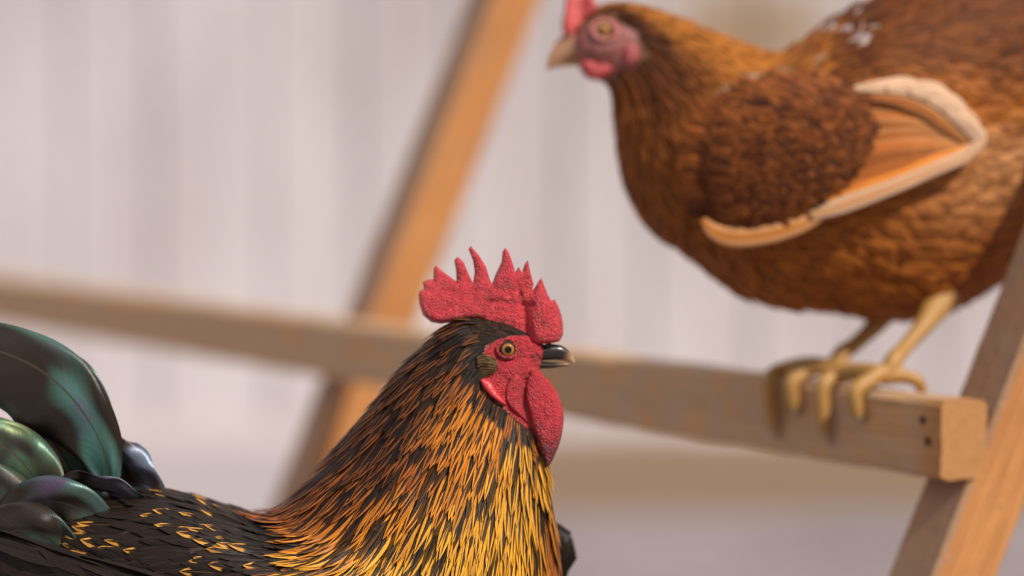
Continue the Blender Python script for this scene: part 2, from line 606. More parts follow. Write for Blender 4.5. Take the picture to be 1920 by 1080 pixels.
def loft_obj(name, loft, nt, nth, mat, parent, tonefn, dispfn=None):
    tt, hh, p = loft.mesh(nt, nth)
    x2, y2 = loft.two(tt, hh)
    if dispfn is not None:
        _, _, n = loft.frame(np.clip(tt, 1e-3, loft.n - 1 - 1e-3), hh)
        p = p + n * (dispfn(x2, y2, hh, p) * loft.s)[..., None]
    tone = tonefn(x2, y2, hh)
    return obj(name, p.reshape(-1, 3), ring_faces(nt, nth), mat, parent, {'tone': ('FLOAT_COLOR', tone.reshape(-1, 4))})


def sample(loft, N_, t0, t1, h0, h1, dens=None):
    """area-weighted places on the skin"""
    M = N_ * 12
    t = rng.uniform(t0, t1, M); h = rng.uniform(h0, h1, M)
    a, b, _ = loft.frame(np.clip(t, 0.01, loft.n - 1.01), h)
    w = np.linalg.norm(np.cross(a, b), axis=-1)
    if dens is not None: w = w * dens(t, h)
    w = w / w.sum()
    i = rng.choice(M, min(N_, (w > 0).sum()), replace=False, p=w)
    return t[i], h[i]


class Feathers:
    def __init__(self):
        self.v, self.f, self.tone, self.tone2, self.fuv, self.n = [], [], [], [], [], 0

    def grow(self, loft, t, h, L, Wd, lift, tone, tone2, cw, gv, shape='lance', rows=8, cols=5, drift=0.0, base=1.0, camber=0.25, droop=0.0):
        """feathers lying along the skin from (t, h) towards the tail; sizes in pixels of the bird's distance"""
        Nn = len(t)
        one = np.ones(Nn)
        L = L * one; Wd = Wd * one; lift = lift * one
        s = loft.s
        P, Nr = [], []
        tt = t.copy(); hh = h.copy()
        for r in range(rows):
            tt = np.clip(tt, 0.01, loft.n - 1.01)
            a, b, n = loft.frame(tt, hh)
            P.append(loft.at(tt, hh)); Nr.append(n)
            sp = np.maximum(np.linalg.norm(a, axis=-1) / s, 8.0)
            tt = tt + (L / (rows - 1)) / sp
            hh = hh + drift / (rows - 1)
        P = np.stack(P, 1); Nr = np.stack(Nr, 1)                     # N, rows, 3
        # where the skin ends carry on straight
        v = np.linspace(0, 1, rows)
        T = np.gradient(P, axis=1)
        T /= np.linalg.norm(T, axis=-1, keepdims=True) + 1e-12
        Wv = np.cross(Nr, T)
        Wv /= np.linalg.norm(Wv, axis=-1, keepdims=True) + 1e-12
        if shape == 'lance':
            prof = (0.45 + 0.55 * smooth(0, 0.35, v)) * np.power(np.clip(1 - v ** 2.6, 0, 1), 0.8)
        elif shape == 'hair':
            prof = (0.6 + 0.4 * smooth(0, 0.2, v)) * (1 - v ** 1.5)
        else:
            prof = (0.55 + 0.45 * smooth(0, 0.4, v)) * np.power(np.clip(1 - v ** 5, 0, 1), 0.55)
        prof[-1] = 0.02
        P = P + Nr * ((base + lift[:, None] * v[None, :] ** 1.0) * s)[..., None]
        if np.any(droop): P[..., 2] -= np.asarray(droop) * s * v ** 2
        uc = np.linspace(-1, 1, cols)
        w = (Wd[:, None] * prof[None, :]) * s
        V = P[:, :, None, :] + Wv[:, :, None, :] * (w[:, :, None] * uc[None, None, :])[..., None] \
            - Nr[:, :, None, :] * (camber * w[:, :, None] * (uc ** 2)[None, None, :])[..., None]
        rnd = rng.random(Nn)
        fuv = np.stack(np.broadcast_arrays(uc[None, None, :], v[None, :, None], rnd[:, None, None]), -1)
        self.add(V, fuv, tone, tone2, cw, gv)

    def add(self, V, fuv, tone, tone2, cw, gv):
        Nn, rows, cols, _ = V.shape
        one = np.ones(Nn)
        tone = np.broadcast_to(np.asarray(tone, float), (Nn, 3)); tone2 = np.broadcast_to(np.asarray(tone2, float), (Nn, 3))
        t4 = np.concatenate([tone, (cw * one)[:, None]], 1); t5 = np.concatenate([tone2, (gv * one)[:, None]], 1)
        per = rows * cols
        self.v.append(V.reshape(-1, 3)); self.fuv.append(fuv.reshape(-1, 3))
        self.tone.append(np.repeat(t4, per, 0)); self.tone2.append(np.repeat(t5, per, 0))
        idx = np.arange(per).reshape(rows, cols)
        q = np.stack([idx[:-1, :-1], idx[:-1, 1:], idx[1:, 1:], idx[1:, :-1]], -1).reshape(-1, 4)
        self.f.append((q[None] + (np.arange(Nn) * per)[:, None, None] + self.n).reshape(-1, 4))
        self.n += Nn * per

    def build(self, name, mat, parent):
        return obj(name, np.concatenate(self.v), np.concatenate(self.f), mat, parent, {
            'tone': ('FLOAT_COLOR', np.concatenate(self.tone)), 'tone2': ('FLOAT_COLOR', np.concatenate(self.tone2)),
            'fuv': ('FLOAT_VECTOR', np.concatenate(self.fuv))})


def ribbon(name, pts, hw, roll, D, mat, parent, tone=(0.02, 0.02, 0.02), tone2=(0.02, 0.02, 0.02), cw=2.0, gv=2.0,
           rows=40, cols=13, camber=0.3, ripple=0.0, seed=0.0, left=1.0, thick=True):
    """one large feather along a line; roll turns the vane about its shaft (degrees)"""
    s = D / F
    P2 = resample(pts, rows)
    hwv = resample([(a,) for a in hw], rows)[:, 0] * s
    rl = np.radians(resample([(a,) for a in roll], rows)[:, 0])
    P = W(P2[:, 0], P2[:, 1], D + P2[:, 2] * s)
    T = np.gradient(P, axis=0); T /= np.linalg.norm(T, axis=-1, keepdims=True)
    Yd = np.array([0, -1.0, 0])
    A = np.cross(T, Yd); A /= np.linalg.norm(A, axis=-1, keepdims=True)
    B = np.cross(A, T)
    wd = A * np.cos(rl)[:, None] + B * np.sin(rl)[:, None]
    nn = np.cross(wd, T)
    uc = np.linspace(-1, 1, cols)
    V = P[:, None, :] + wd[:, None, :] * (hwv[:, None] * np.where(uc < 0, uc * left, uc)[None, :])[..., None] - nn[:, None, :] * (camber * hwv[:, None] * (uc ** 2)[None, :])[..., None]
    v = np.linspace(0, 1, rows)
    if ripple:
        rp = np.array([[noise.noise((v[i] * 5 + seed, uc[j] * 1.5, seed)) * abs(uc[j]) for j in range(cols)] for i in range(rows)])
        V = V + nn[:, None, :] * (rp * ripple * s)[..., None]
    fuv = np.stack(np.broadcast_arrays(uc[None, :], v[:, None], np.full((1, 1), (seed * 0.137) % 1)), -1)
    fe = Feathers()
    fe.add(V[None], fuv[None], tone, tone2, cw, gv)
    o = fe.build(name, mat, parent)
    if thick:
        m = o.modifiers.new('thickness', 'SOLIDIFY'); m.thickness = 0.0005; m.offset = 0
    return o


def inflate(name, outline, Yf, thick, mat, parent, tonefn, spacing=4.0, edge=14.0, smooth_n=None, bumpfn=None, scale=None):
    """a fleshy lobe: an outline at its own distance, filled and swollen to a real thickness"""
    poly = [tuple(p) for p in (resample(outline, smooth_n, True) if smooth_n else outline)]
    pp = np.array(poly)
    # dense outline
    B = []
    for i in range(len(poly)):
        a, b = pp[i], pp[(i + 1) % len(poly)]
        m = max(1, int(np.linalg.norm(b - a) / spacing))
        for j in range(m): B.append(a + (b - a) * j / m)
    B = np.array(B)
    gx, gy = np.meshgrid(np.arange(pp[:, 0].min(), pp[:, 0].max(), spacing), np.arange(pp[:, 1].min(), pp[:, 1].max(), spacing))
    gx = gx.copy(); gx[1::2] += spacing / 2
    gx = gx.ravel(); gy = gy.ravel()
    ok = inside(poly, gx, gy) & (edge_dist(poly, gx, gy) > spacing * 0.55)
    I = np.stack([gx[ok], gy[ok]], 1)
    allp = np.concatenate([B, I])
    nb = len(B)
    vs, es, fs, ov, oe, of = delaunay_2d_cdt([Vector(p) for p in allp], [(i, (i + 1) % nb) for i in range(nb)], [], 1, 1e-6)
    v2 = np.array([tuple(p) for p in vs])
    d = edge_dist(poly, v2[:, 0], v2[:, 1])
    d[d < 1e-3] = 0
    th = thick(v2[:, 0], v2[:, 1]) if callable(thick) else np.full(len(v2), float(thick))
    k = np.clip(d / edge, 0, 1)
    hgt = th * np.sqrt(1 - (1 - k) ** 2)
    Yc = Yf(v2[:, 0], v2[:, 1])
    s = Yc / F
    bm = bumpfn(v2[:, 0], v2[:, 1]) * k if bumpfn else 0
    front = W(v2[:, 0], v2[:, 1], Yc); front[:, 1] -= (hgt + bm) * s
    back = W(v2[:, 0], v2[:, 1], Yc); back[:, 1] += (hgt - bm * 0.5) * s
    n = len(v2)
    onb = d <= 1e-3
    remap = np.where(onb, np.arange(n), np.arange(n) + n)
    verts = np.concatenate([front, back])
    faces = [tuple(f) for f in fs] + [tuple(int(remap[i]) for i in f[::-1]) for f in fs]
    used = sorted({i for f in faces for i in f})
    mp = {u: i for i, u in enumerate(used)}
    tone = tonefn(v2[:, 0], v2[:, 1])
    tone = np.concatenate([tone, tone])[used]
    return obj(name, verts[used], [[mp[i] for i in f] for f in faces], mat, parent, {'tone': ('FLOAT_COLOR', tone)})


def const(c, a=1.0):
    return lambda x, y, *_: np.broadcast_to(np.array([*c, a], float), np.shape(x) + (4,)).copy()


def tube(paths, n=14):
    """tapered limbs: each path is a list of (point, radius); returns vertices and faces"""
    V, Fc = [], []
    for path in paths:
        P = np.array([p for p, _ in path], float); r = np.array([q for _, q in path], float)
        m = max(6, 5 * (len(P) - 1) + 1)
        tpar = np.linspace(0, len(P) - 1, m)
        Q = catmull(P, tpar); rr = catmull(r[:, None], tpar)[:, 0]
        T = np.gradient(Q, axis=0); T /= np.linalg.norm(T, axis=-1, keepdims=True) + 1e-12
        ref = np.array([0.31, 0.9, 0.2]);
        b0 = len(V)
        for i in range(m):
            a = np.cross(T[i], ref); a /= np.linalg.norm(a); b = np.cross(T[i], a)
            for j in range(n):
                an = 2 * math.pi * j / n
                V.append(Q[i] + (a * math.cos(an) + b * math.sin(an)) * rr[i])
        for i in range(m - 1):
            for j in range(n):
                Fc.append((b0 + i * n + j, b0 + i * n + (j + 1) % n, b0 + (i + 1) * n + (j + 1) % n, b0 + (i + 1) * n + j))
        Fc.append([b0 + j for j in range(n)][::-1]); Fc.append([b0 + (m - 1) * n + j for j in range(n)])
    return np.array(V), Fc


def fused(name, paths, mat, parent, tone, voxel=0.0011):
    V, Fc = tube(paths)
    o = obj(name, V, Fc, mat, parent)
    m = o.modifiers.new('fuse', 'REMESH'); m.mode = 'VOXEL'; m.voxel_size = voxel; m.use_smooth_shade = True
    dg = bpy.context.evaluated_depsgraph_get()
    me = bpy.data.meshes.new_from_object(o.evaluated_get(dg))
    o.modifiers.clear()
    o.data = me
    me.name = name
    if not me.materials: me.materials.append(mat)
    a = me.attributes.new('tone', 'FLOAT_COLOR', 'POINT')
    co = np.zeros(len(me.vertices) * 3, np.float32); me.vertices.foreach_get('co', co)
    tn = np.tile(np.array([*tone, 1.0], np.float32), (len(me.vertices), 1))
    a.data.foreach_set('color', tn.ravel())
    me.polygons.foreach_set('use_smooth', [True] * len(me.polygons))
    return o


def eyeball(name, px, py, Y, r, iris, pupil, parent, iris_col, look=(0, -1, 0.0)):
    s = Y / F
    c = W(px, py, Y)
    look = Vector(look).normalized()
    q = Vector((0, 0, 1)).rotation_difference(look)
    V, T = [], []
    nr, ns = 40, 48
    for i in range(nr + 1):
        a = math.pi * i / nr
        for j in range(ns):
            b = 2 * math.pi * j / ns
            d = Vector((math.sin(a) * math.cos(b), math.sin(a) * math.sin(b), math.cos(a)))
            V.append(Vector(c) + (q @ d) * (r * s))
            rr = math.sin(a) * r if a < math.pi / 2 else 99
            if rr < pupil: col = (0.002, 0.002, 0.002)
            elif rr < iris:
                k = (rr - pupil) / (iris - pupil)
                col = tuple(np.array(iris_col) * (0.55 + 0.75 * math.sin(k * math.pi)))
            else: col = (0.03, 0.012, 0.01)
            T.append((*col, 1))
    Fc = [(i * ns + j, i * ns + (j + 1) % ns, (i + 1) * ns + (j + 1) % ns, (i + 1) * ns + j) for i in range(nr) for j in range(ns)]
    return obj(name, [tuple(v) for v in V], Fc, M_EYE, parent, {'tone': ('FLOAT_COLOR', np.array(T))})


def lid(name, px, py, Yfn, rx, ry, w, mat, parent, tone, ang=0.0, lift=4.0):
    """a fleshy ring round the eye"""
    V, Fc = [], []
    n, m = 48, 10
    for i in range(n):
        a = 2 * math.pi * i / n
        ex, ey = rx * math.cos(a), ry * math.sin(a)
        ex, ey = ex * math.cos(ang) - ey * math.sin(ang), ex * math.sin(ang) + ey * math.cos(ang)
        dn = math.hypot(ex, ey)
        for j in range(m):
            b = 2 * math.pi * j / m
            ro = w * math.cos(b)
            x = px + ex * (1 + ro / dn); y = py + ey * (1 + ro / dn)
            Y = Yfn(px + ex * 1.0, py + ey * 1.0)
            V.append(W(x, y, Y - (w * math.sin(b) + lift * 0.4) * Y / F))
    for i in range(n):
        for j in range(m):
            Fc.append((i * m + j, ((i + 1) % n) * m + j, ((i + 1) % n) * m + (j + 1) % m, i * m + (j + 1) % m))
    return obj(name, np.array([np.ravel(v) for v in V]), Fc, mat, parent, {'tone': ('FLOAT_COLOR', np.tile((*tone, 1.0), (len(V), 1)))})


def crop(pts, x0, y0, k):
    return [(x0 + a * k, y0 + b * k) for a, b in pts]


# ------------------------------------------------------------------ rooster
def build_rooster():
    D = 2.017
    s = D / F
    L = Loft([
        (1018, 641, 1012, 692, 17), (1007, 631, 1001, 708, 29), (985, 618, 990, 728, 40), (955, 607, 982, 755, 47),
        (920, 600, 987, 778, 52), (880, 600, 996, 800, 57), (840, 615, 1006, 826, 64), (800, 652, 1014, 852, 74),
        (755, 700, 1021, 882, 88), (700, 770, 1027, 922, 108), (640, 845, 1032, 975, 132), (575, 915, 1038, 1040, 160),
        (515, 965, 1040, 1120, 185), (465, 970, 1025, 1220, 215), (410, 952, 960, 1320, 240), (340, 930, 840, 1400, 250),
        (270, 922, 690, 1430, 240), (200, 932, 530, 1400, 215), (130, 942, 380, 1310, 175), (70, 942, 230, 1180, 120),
        (20, 925, 100, 1050, 70), (-20, 908, 10, 960, 30)], D)
    root = thing('rooster', 'black and gold rooster with red comb standing in front, facing right', 'rooster',
                 (float(W(500, 1000, D)[0]), D, 0))
    face = [(904, 664), (913, 645), (934, 632), (968, 626), (990, 628), (1035, 630), (1045, 700), (1020, 760), (1012, 806),
            (985, 797), (945, 760), (903, 715), (915, 690)]
    RED = np.array([0.50, 0.020, 0.032])

    def skin(x, y, h):
        d = edge_dist(face, x, y)
        sd = np.where(inside(face, x, y), d, -d)
        f = smooth(-3, 4, sd)
        c = mix(np.broadcast_to((0.035, 0.016, 0.008), x.shape + (3,)), np.broadcast_to(RED, x.shape + (3,)), f)
        return np.concatenate([c, f[..., None]], -1)

    def disp(x, y, h, p):
        f = smooth(-2, 10, np.where(inside(face, x, y), edge_dist(face, x, y), -5))
        z = np.zeros(x.shape)
        it = np.nditer(x, flags=['multi_index'])
        xm, ym = x, y
        for _ in it:
            i = it.multi_index
            if f[i] > 0:
                z[i] = noise.noise((xm[i] / 14, ym[i] / 14, 3.1)) * 4.0 + noise.noise((xm[i] / 6, ym[i] / 6, 9)) * 2.0
        # hollow round the eye, ridge of the brow, fold of the cheek
        g = lambda cx, cy, rx, ry: np.exp(-((x - cx) / rx) ** 2 - ((y - cy) / ry) ** 2)
        z = z - 7 * g(950, 656, 24, 20) + 7 * g(960, 628, 40, 7) + 5 * g(965, 690, 30, 12) + 5 * g(1005, 655, 16, 12)
        z = z - 5 * g(990, 668, 10, 5)
        return z * f

    loft_obj('body', L, 520, 120, M_SKIN, root, skin, disp)
    ny = lambda x, y: L.near_y(x, y)

    # --- comb
    comb = crop([(105, 265), (110, 310), (125, 355), (160, 385), (200, 392), (260, 385), (320, 372), (370, 375), (430, 410), (520, 450), (570, 470),
                 (620, 480), (680, 480), (725, 470), (742, 440), (742, 400), (736, 360), (722, 318), (703, 283), (690, 292), (676, 268), (661, 232),
                 (646, 190), (636, 200), (622, 224), (606, 246), (611, 215), (597, 165), (586, 113), (572, 130), (560, 165), (545, 143), (530, 165),
                 (520, 128), (502, 78), (487, 56), (475, 75), (470, 120), (445, 172), (428, 216), (418, 195), (402, 142), (372, 92), (335, 50), (325, 64),
                 (345, 115), (352, 165), (345, 212), (322, 165), (303, 120), (277, 96), (262, 113), (270, 160), (272, 206), (250, 190), (213, 163),
                 (182, 136), (172, 152), (171, 196), (142, 199), (124, 210), (130, 238), (108, 252)], 740, 440, 0.426)

    def wob(x, y):
        return D + s * (9 * np.sin((x - 780) / 42.0) * smooth(640, 500, y) + 5 * np.sin(x / 17.0 + y / 30.0) * smooth(620, 520, y)
                        - 16 * smooth(985, 1010, x) * smooth(1075, 1020, x) + 6 * smooth(940, 800, x))

    def cb(x, y):
        z = np.array([noise.noise((a / 20, b / 20, 4.0)) * 4 + noise.noise((a / 9, b / 9, 2.0)) * 2.5 for a, b in zip(x, y)])
        # creases running up into the points and the deep fold ahead of the eye
        z -= 6 * np.exp(-((x - 985 - (y - 590) * 0.25) / 5.0) ** 2) * smooth(520, 560, y)
        z -= 3 * np.exp(-((y - 562 - 0.1 * (x - 900)) / 4.0) ** 2) * smooth(840, 900, x)
        return z

    inflate('comb', comb, wob, lambda x, y: 7 + 13 * smooth(500, 610, y), M_SKIN, root, const((0.64, 0.036, 0.052)), 3.4, 15.0, bumpfn=cb)

    # --- wattles
    watt = crop([(612, 575), (632, 590), (660, 625), (690, 655), (720, 705), (740, 765), (744, 820), (736, 880), (722, 930), (703, 975), (684, 1012),
                 (664, 1022), (652, 985), (640, 940), (622, 885), (604, 840), (592, 780), (577, 720), (574, 660), (588, 605)], 740, 440, 0.426)

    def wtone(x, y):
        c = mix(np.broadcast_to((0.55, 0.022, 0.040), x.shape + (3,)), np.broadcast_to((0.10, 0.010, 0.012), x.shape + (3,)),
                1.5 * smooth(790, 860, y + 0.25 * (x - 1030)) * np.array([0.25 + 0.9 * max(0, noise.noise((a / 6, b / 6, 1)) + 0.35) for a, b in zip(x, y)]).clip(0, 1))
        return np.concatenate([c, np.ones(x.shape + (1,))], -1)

    def wb(x, y):
        z = np.array([noise.noise((a / 16, b / 22, 7.0)) * 4 + noise.noise((a / 7, b / 7, 5.0)) * 1.5 for a, b in zip(x, y)])
        return z
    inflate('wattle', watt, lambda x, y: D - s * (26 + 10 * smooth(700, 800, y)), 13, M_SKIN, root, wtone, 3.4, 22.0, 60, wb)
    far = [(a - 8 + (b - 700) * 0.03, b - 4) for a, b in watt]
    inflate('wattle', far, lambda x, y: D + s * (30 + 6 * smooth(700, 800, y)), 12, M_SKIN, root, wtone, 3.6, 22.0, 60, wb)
    fold = crop([(535, 610), (562, 640), (574, 700), (585, 760), (590, 832), (570, 815), (540, 790), (505, 755), (488, 715), (492, 670), (510, 630)], 740, 440, 0.426)
    inflate('cheek_fold', fold, lambda x, y: ny(x, y) - 2 * s, 10, M_SKIN, root, const((0.50, 0.020, 0.035)), 3.0, 13.0, 44, wb)
    lobe = crop([(375, 640), (392, 632), (425, 650), (450, 690), (475, 722), (492, 745), (478, 748), (445, 728), (412, 700), (388, 668)], 740, 440, 0.426)
    inflate('ear_lobe', lobe, lambda x, y: ny(x, y) - 5 * s, 7, M_SKIN, root, const((0.60, 0.035, 0.045), 0.25), 2.4, 7.0, 40)

    # --- eyes
    ye = float(ny(951, 655)[0])
    for side in (1, -1):
        Y = ye + 9 * s if side == 1 else 2 * D - ye - 9 * s
        eyeball('eye', 951, 655, Y, 19, 12.2, 6.6, root, (0.30, 0.125, 0.016), (0.10, -side, 0.02))
        yl = (lambda x, y: float(L.near_y(x, y)[0]) - 0.5 * s) if side == 1 else (lambda x, y: 2 * D - float(L.near_y(x, y)[0]) + 4 * s)
        lid('eyelid', 951, 656, yl, 18.5, 14.5, 3.4, M_SKIN, root, (0.36, 0.022, 0.028), 0.1)

    # --- beak
    def btone(x, y, h):
        f = smooth(1052, 1076, x + 0.5 * (y - 670))
        c = mix(np.broadcast_to((0.025, 0.020, 0.018), x.shape + (3,)), np.broadcast_to((0.42, 0.25, 0.13), x.shape + (3,)), f)
        f2 = smooth(671, 676, y) * smooth(1025, 1045, x)
        c = mix(c, np.broadcast_to((0.40, 0.26, 0.15), x.shape + (3,)), f2 * 0.6)
        return np.concatenate([c, np.ones(x.shape + (1,))], -1)
    loft_obj('beak', Loft([(1008, 648, 1003, 676, 19), (1022, 645, 1014, 676, 17), (1038, 645, 1030, 675, 14), (1053, 648, 1047, 675, 10.5),
                           (1066, 657, 1062, 677, 7), (1074, 667, 1072, 681, 4), (1078, 678, 1077, 684, 1.2)], D), 60, 32, M_BEAK, root, btone)
    loft_obj('lower_beak', Loft([(1006, 676, 1008, 691, 15), (1030, 678, 1030, 691, 11.5), (1049, 679, 1048, 689, 8), (1062, 680, 1061, 687, 4.5),
                                 (1070, 682, 1069, 685, 1)], D), 40, 28, M_BEAK, root,
             lambda x, y, h: np.concatenate([mix(np.broadcast_to((0.03, 0.024, 0.02), x.shape + (3,)), np.broadcast_to((0.22, 0.12, 0.06), x.shape + (3,)), smooth(1035, 1065, x)), np.ones(x.shape + (1,))], -1))
    for side in (1, -1):
        ell = [(1028 + 7.5 * math.cos(a), 648 + 4.2 * math.sin(a) - 0.15 * 7.5 * math.cos(a)) for a in np.linspace(0, 2 * math.pi, 20)[:-1]]
        inflate('nostril', ell, (lambda x, y: np.full(x.shape, D - 15.5 * s)) if side == 1 else (lambda x, y: np.full(x.shape, D + 15.5 * s)), 3, M_BEAK, root,
                const((0.02, 0.012, 0.010)), 2.0, 4.0)

    # --- small feathers of the crown, brow and ear
    fe = Feathers()
    ok_face = lambda t, h, m=2: ~(inside(face, *L.two(t, h)))
    t, h = sample(L, 3600, 1.6, 7.0, 0, 2 * math.pi, lambda t, h: ok_face(t, h) * (1.0 + 1.5 * (t < 4)))
    x, y = L.two(t, h)
    r = rng.random(len(t))
    dark = np.array([0.018, 0.010, 0.006]); rust = np.array([0.16, 0.045, 0.010]); orange = np.array([0.46, 0.13, 0.015])
    f = smooth(700, 735, y + 0.3 * (x - 880)) * 0.9 * (r < 0.85) + 0.45 * (r > 0.72) * (y < 700)
    tone = mix(np.broadcast_to(dark, (len(t), 3)), np.where((y > 690)[:, None], orange, rust), np.clip(f, 0, 1))
    fe.grow(L, t, h, 17 + 5.0 * t + 8 * r, 3.0 + 0.40 * t, 3 + 3 * rng.random(len(t)), tone, dark, 0.25 + 0.3 * rng.random(len(t)), 0.05, 'lance', 6, 3)
    fe.build('crown_feathers', M_PLUME, root)

    fe = Feathers()
    # tuft covering the ear
    E = Loft([(892, 672, 896, 700, 6, 0), (900, 666, 904, 706, 6, 0), (912, 667, 914, 704, 6, 0), (924, 674, 924, 698, 5, 0), (930, 682, 930, 690, 1, 0)], D)
    yo = (float(ny(910, 685)[0]) - D) / s
    E.st[:, 5] = yo - 1
    t, h = sample(E, 420, 0.0, 3.4, 0.05, math.pi - 0.05)
    r = rng.random(len(t))
    fe.grow(E, t, h, 14 + 10 * r, 1.0, 6 * rng.random(len(t)), mix(np.broadcast_to((0.04, 0.02, 0.009), (len(t), 3)), np.broadcast_to((0.36, 0.23, 0.10), (len(t), 3)), r ** 1.5), (0.05, 0.03, 0.015), 0.3, 0.05, 'hair', 6, 3)
    fe.build('ear_tuft', M_PLUME, root)

    # --- hackle
    fe = Feathers()
    gold = np.array([0.66, 0.30, 0.022]); amber = np.array([0.60, 0.20, 0.014]); rusty = np.array([0.33, 0.085, 0.012]); brown = np.array([0.13, 0.040, 0.010])

    def hackle_tone(x, y, h, r):
        c = np.cos(h)                                  # 1 along the nape, -1 along the throat
        d = (y - 700) / 380.0
        f_gold = np.clip(smooth(-0.05, 0.75, d - 0.45 * c + 0.12 * (r - 0.5)), 0, 1)
        base = mix(np.broadcast_to(rusty, x.shape + (3,)), np.broadcast_to(amber, x.shape + (3,)), smooth(0.0, 0.5, f_gold))
        base = mix(base, np.broadcast_to(gold, x.shape + (3,)), smooth(0.45, 0.95, f_gold))
        nape = smooth(0.25, 0.75, c) * smooth(0.62, 0.1, d)
        base = mix(base, np.broadcast_to(brown, x.shape + (3,)), nape * 0.85)
        base = mix(base, np.broadcast_to(amber * 1.05, x.shape + (3,)), np.exp(-((x - 905) ** 2 + (y - 740) ** 2) / 48.0 ** 2))
        # the breast below the throat is chestnut
        br = smooth(-0.78, -0.95, c) * smooth(0.35, 0.6, d)
        base = mix(base, np.broadcast_to((0.30, 0.075, 0.012), x.shape + (3,)), br * 0.9)
        return base * (0.75 + 0.5 * r)[:, None], nape, br

    t, h = sample(L, 2300, 4.2, 12.3, 0, 2 * math.pi, lambda t, h: ok_face(t, h) * (1.5 - 0.075 * t) * (t < 12.4 - 1.5 * smooth(0.15, 0.85, np.cos(h))))
    x, y = L.two(t, h)
    r = rng.random(len(t))
    tone, nape, br = hackle_tone(x, y, h, r)
    blkf = (rng.random(len(t)) < 0.20 * smooth(-0.75, -0.1, np.cos(h)) + 0.05) & (np.hypot(x - 905, y - 735) > 60)
    tone = np.where(blkf[:, None], tone * 0.14, tone)
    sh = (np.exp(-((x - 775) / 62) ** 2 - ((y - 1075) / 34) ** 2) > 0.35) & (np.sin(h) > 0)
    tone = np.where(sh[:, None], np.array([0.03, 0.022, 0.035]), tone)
    Ln = 42 + 17 * (t - 4) + 24 * rng.random(len(t))
    Wd = 4.6 + 1.15 * (t - 4) + 2 * rng.random(len(t))
    cw = np.clip(0.27 + 0.28 * nape + 0.08 * smooth(-0.6, 0.4, np.cos(h)) - 0.10 * smooth(6, 5, t) - 0.12 * br + 0.42 * rng.random(len(t)) ** 3, 0.1, 0.85)
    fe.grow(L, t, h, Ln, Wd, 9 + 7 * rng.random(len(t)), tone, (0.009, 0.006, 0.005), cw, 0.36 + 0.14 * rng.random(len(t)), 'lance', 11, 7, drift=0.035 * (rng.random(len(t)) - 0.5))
    fe.build('neck_feathers', M_PLUME, root)

    # --- back, saddle and breast
    fe = Feathers()
    t, h = sample(L, 2900, 9.8, 20.6, 0, 2 * math.pi, lambda t, h: (t > 11.6 - 1.8 * smooth(0.1, 0.7, np.cos(h))) * 1.0)
    x, y = L.two(t, h)
    r = rng.random(len(t))
    blk = np.array([0.013, 0.0085, 0.0065])
    lace = (r < 0.30) * (np.cos(h) > 0.25) * (t > 12.6) * (t < 19)
    tone = np.where(lace[:, None] > 0, np.array([0.58, 0.27, 0.045]) * (0.6 + 0.6 * rng.random((len(t), 1))), blk * 1.6)
    red = (t < 13.6) & (np.cos(h) < 0.55) & (np.cos(h) > -0.1) & (rng.random(len(t)) < 0.7)
    tone = np.where(red[:, None], np.array([0.26, 0.065, 0.02]), tone)
    brs = (np.cos(h) < -0.75) & (t < 14)
    tone = np.where(brs[:, None], np.array([0.22, 0.06, 0.012]), tone)
    big = smooth(0.5, 0.1, np.cos(h))
    fe.grow(L, t, h, 70 + 40 * r + 50 * big, 11 + 6 * rng.random(len(t)) + 12 * big, 5 + 4 * rng.random(len(t)), tone, blk * (0.7 + 0.8 * r)[:, None],
            np.where(red | brs, 0.3, 0.46), np.where(red | brs, 0.1, 0.60 + 0.15 * rng.random(len(t))), 'lance', 9, 5)
    fe.build('back_feathers', M_PLUME, root)

    # --- wings, folded along both flanks
    for side in (1, -1):
        o = -1 if side == 1 else 1
        Wg = Loft([(838, 1128, 846, 1160, 5, o * 196), (820, 1105, 850, 1190, 20, o * 205), (770, 1108, 830, 1260, 26, o * 225), (680, 1116, 760, 1330, 30, o * 240), (560, 1120, 640, 1370, 30, o * 246),
                   (430, 1118, 500, 1370, 28, o * 240), (300, 1096, 350, 1330, 24, o * 220), (170, 1062, 210, 1250, 20, o * 188), (60, 1030, 90, 1200, 14, o * 150),
                   (-40, 1000, -20, 1130, 10, o * 120), (-130, 985, -120, 1060, 5, o * 90)], D)
        if side == -1: Wg.st[:, [0, 2]] += 235 * np.linspace(1, 0.1, len(Wg.st))[:, None]
        if side == -1: Wg.st[:, [1, 3]] -= 120
        w = loft_obj('wing', Wg, 60, 40, M_HENBODY, root, const((0.020, 0.012, 0.008)))
        fe = Feathers()
        t, h = sample(Wg, 480, 0.1, 9.4, 0, 2 * math.pi)
        r = rng.random(len(t))
        tone = np.where((r < 0.25)[:, None] & (t < 3.2)[:, None], np.array([0.25, 0.065, 0.02]), blk * 1.5)
        fe.grow(Wg, t, h, 110 + 60 * r + 14 * t, 20 + 10 * r, 6 + 5 * rng.random(len(t)), tone, blk * (0.8 + 0.8 * r)[:, None], 0.5, 0.5, 'round', 8, 5)
        fe.build('wing_feathers', M_PLUME, w)

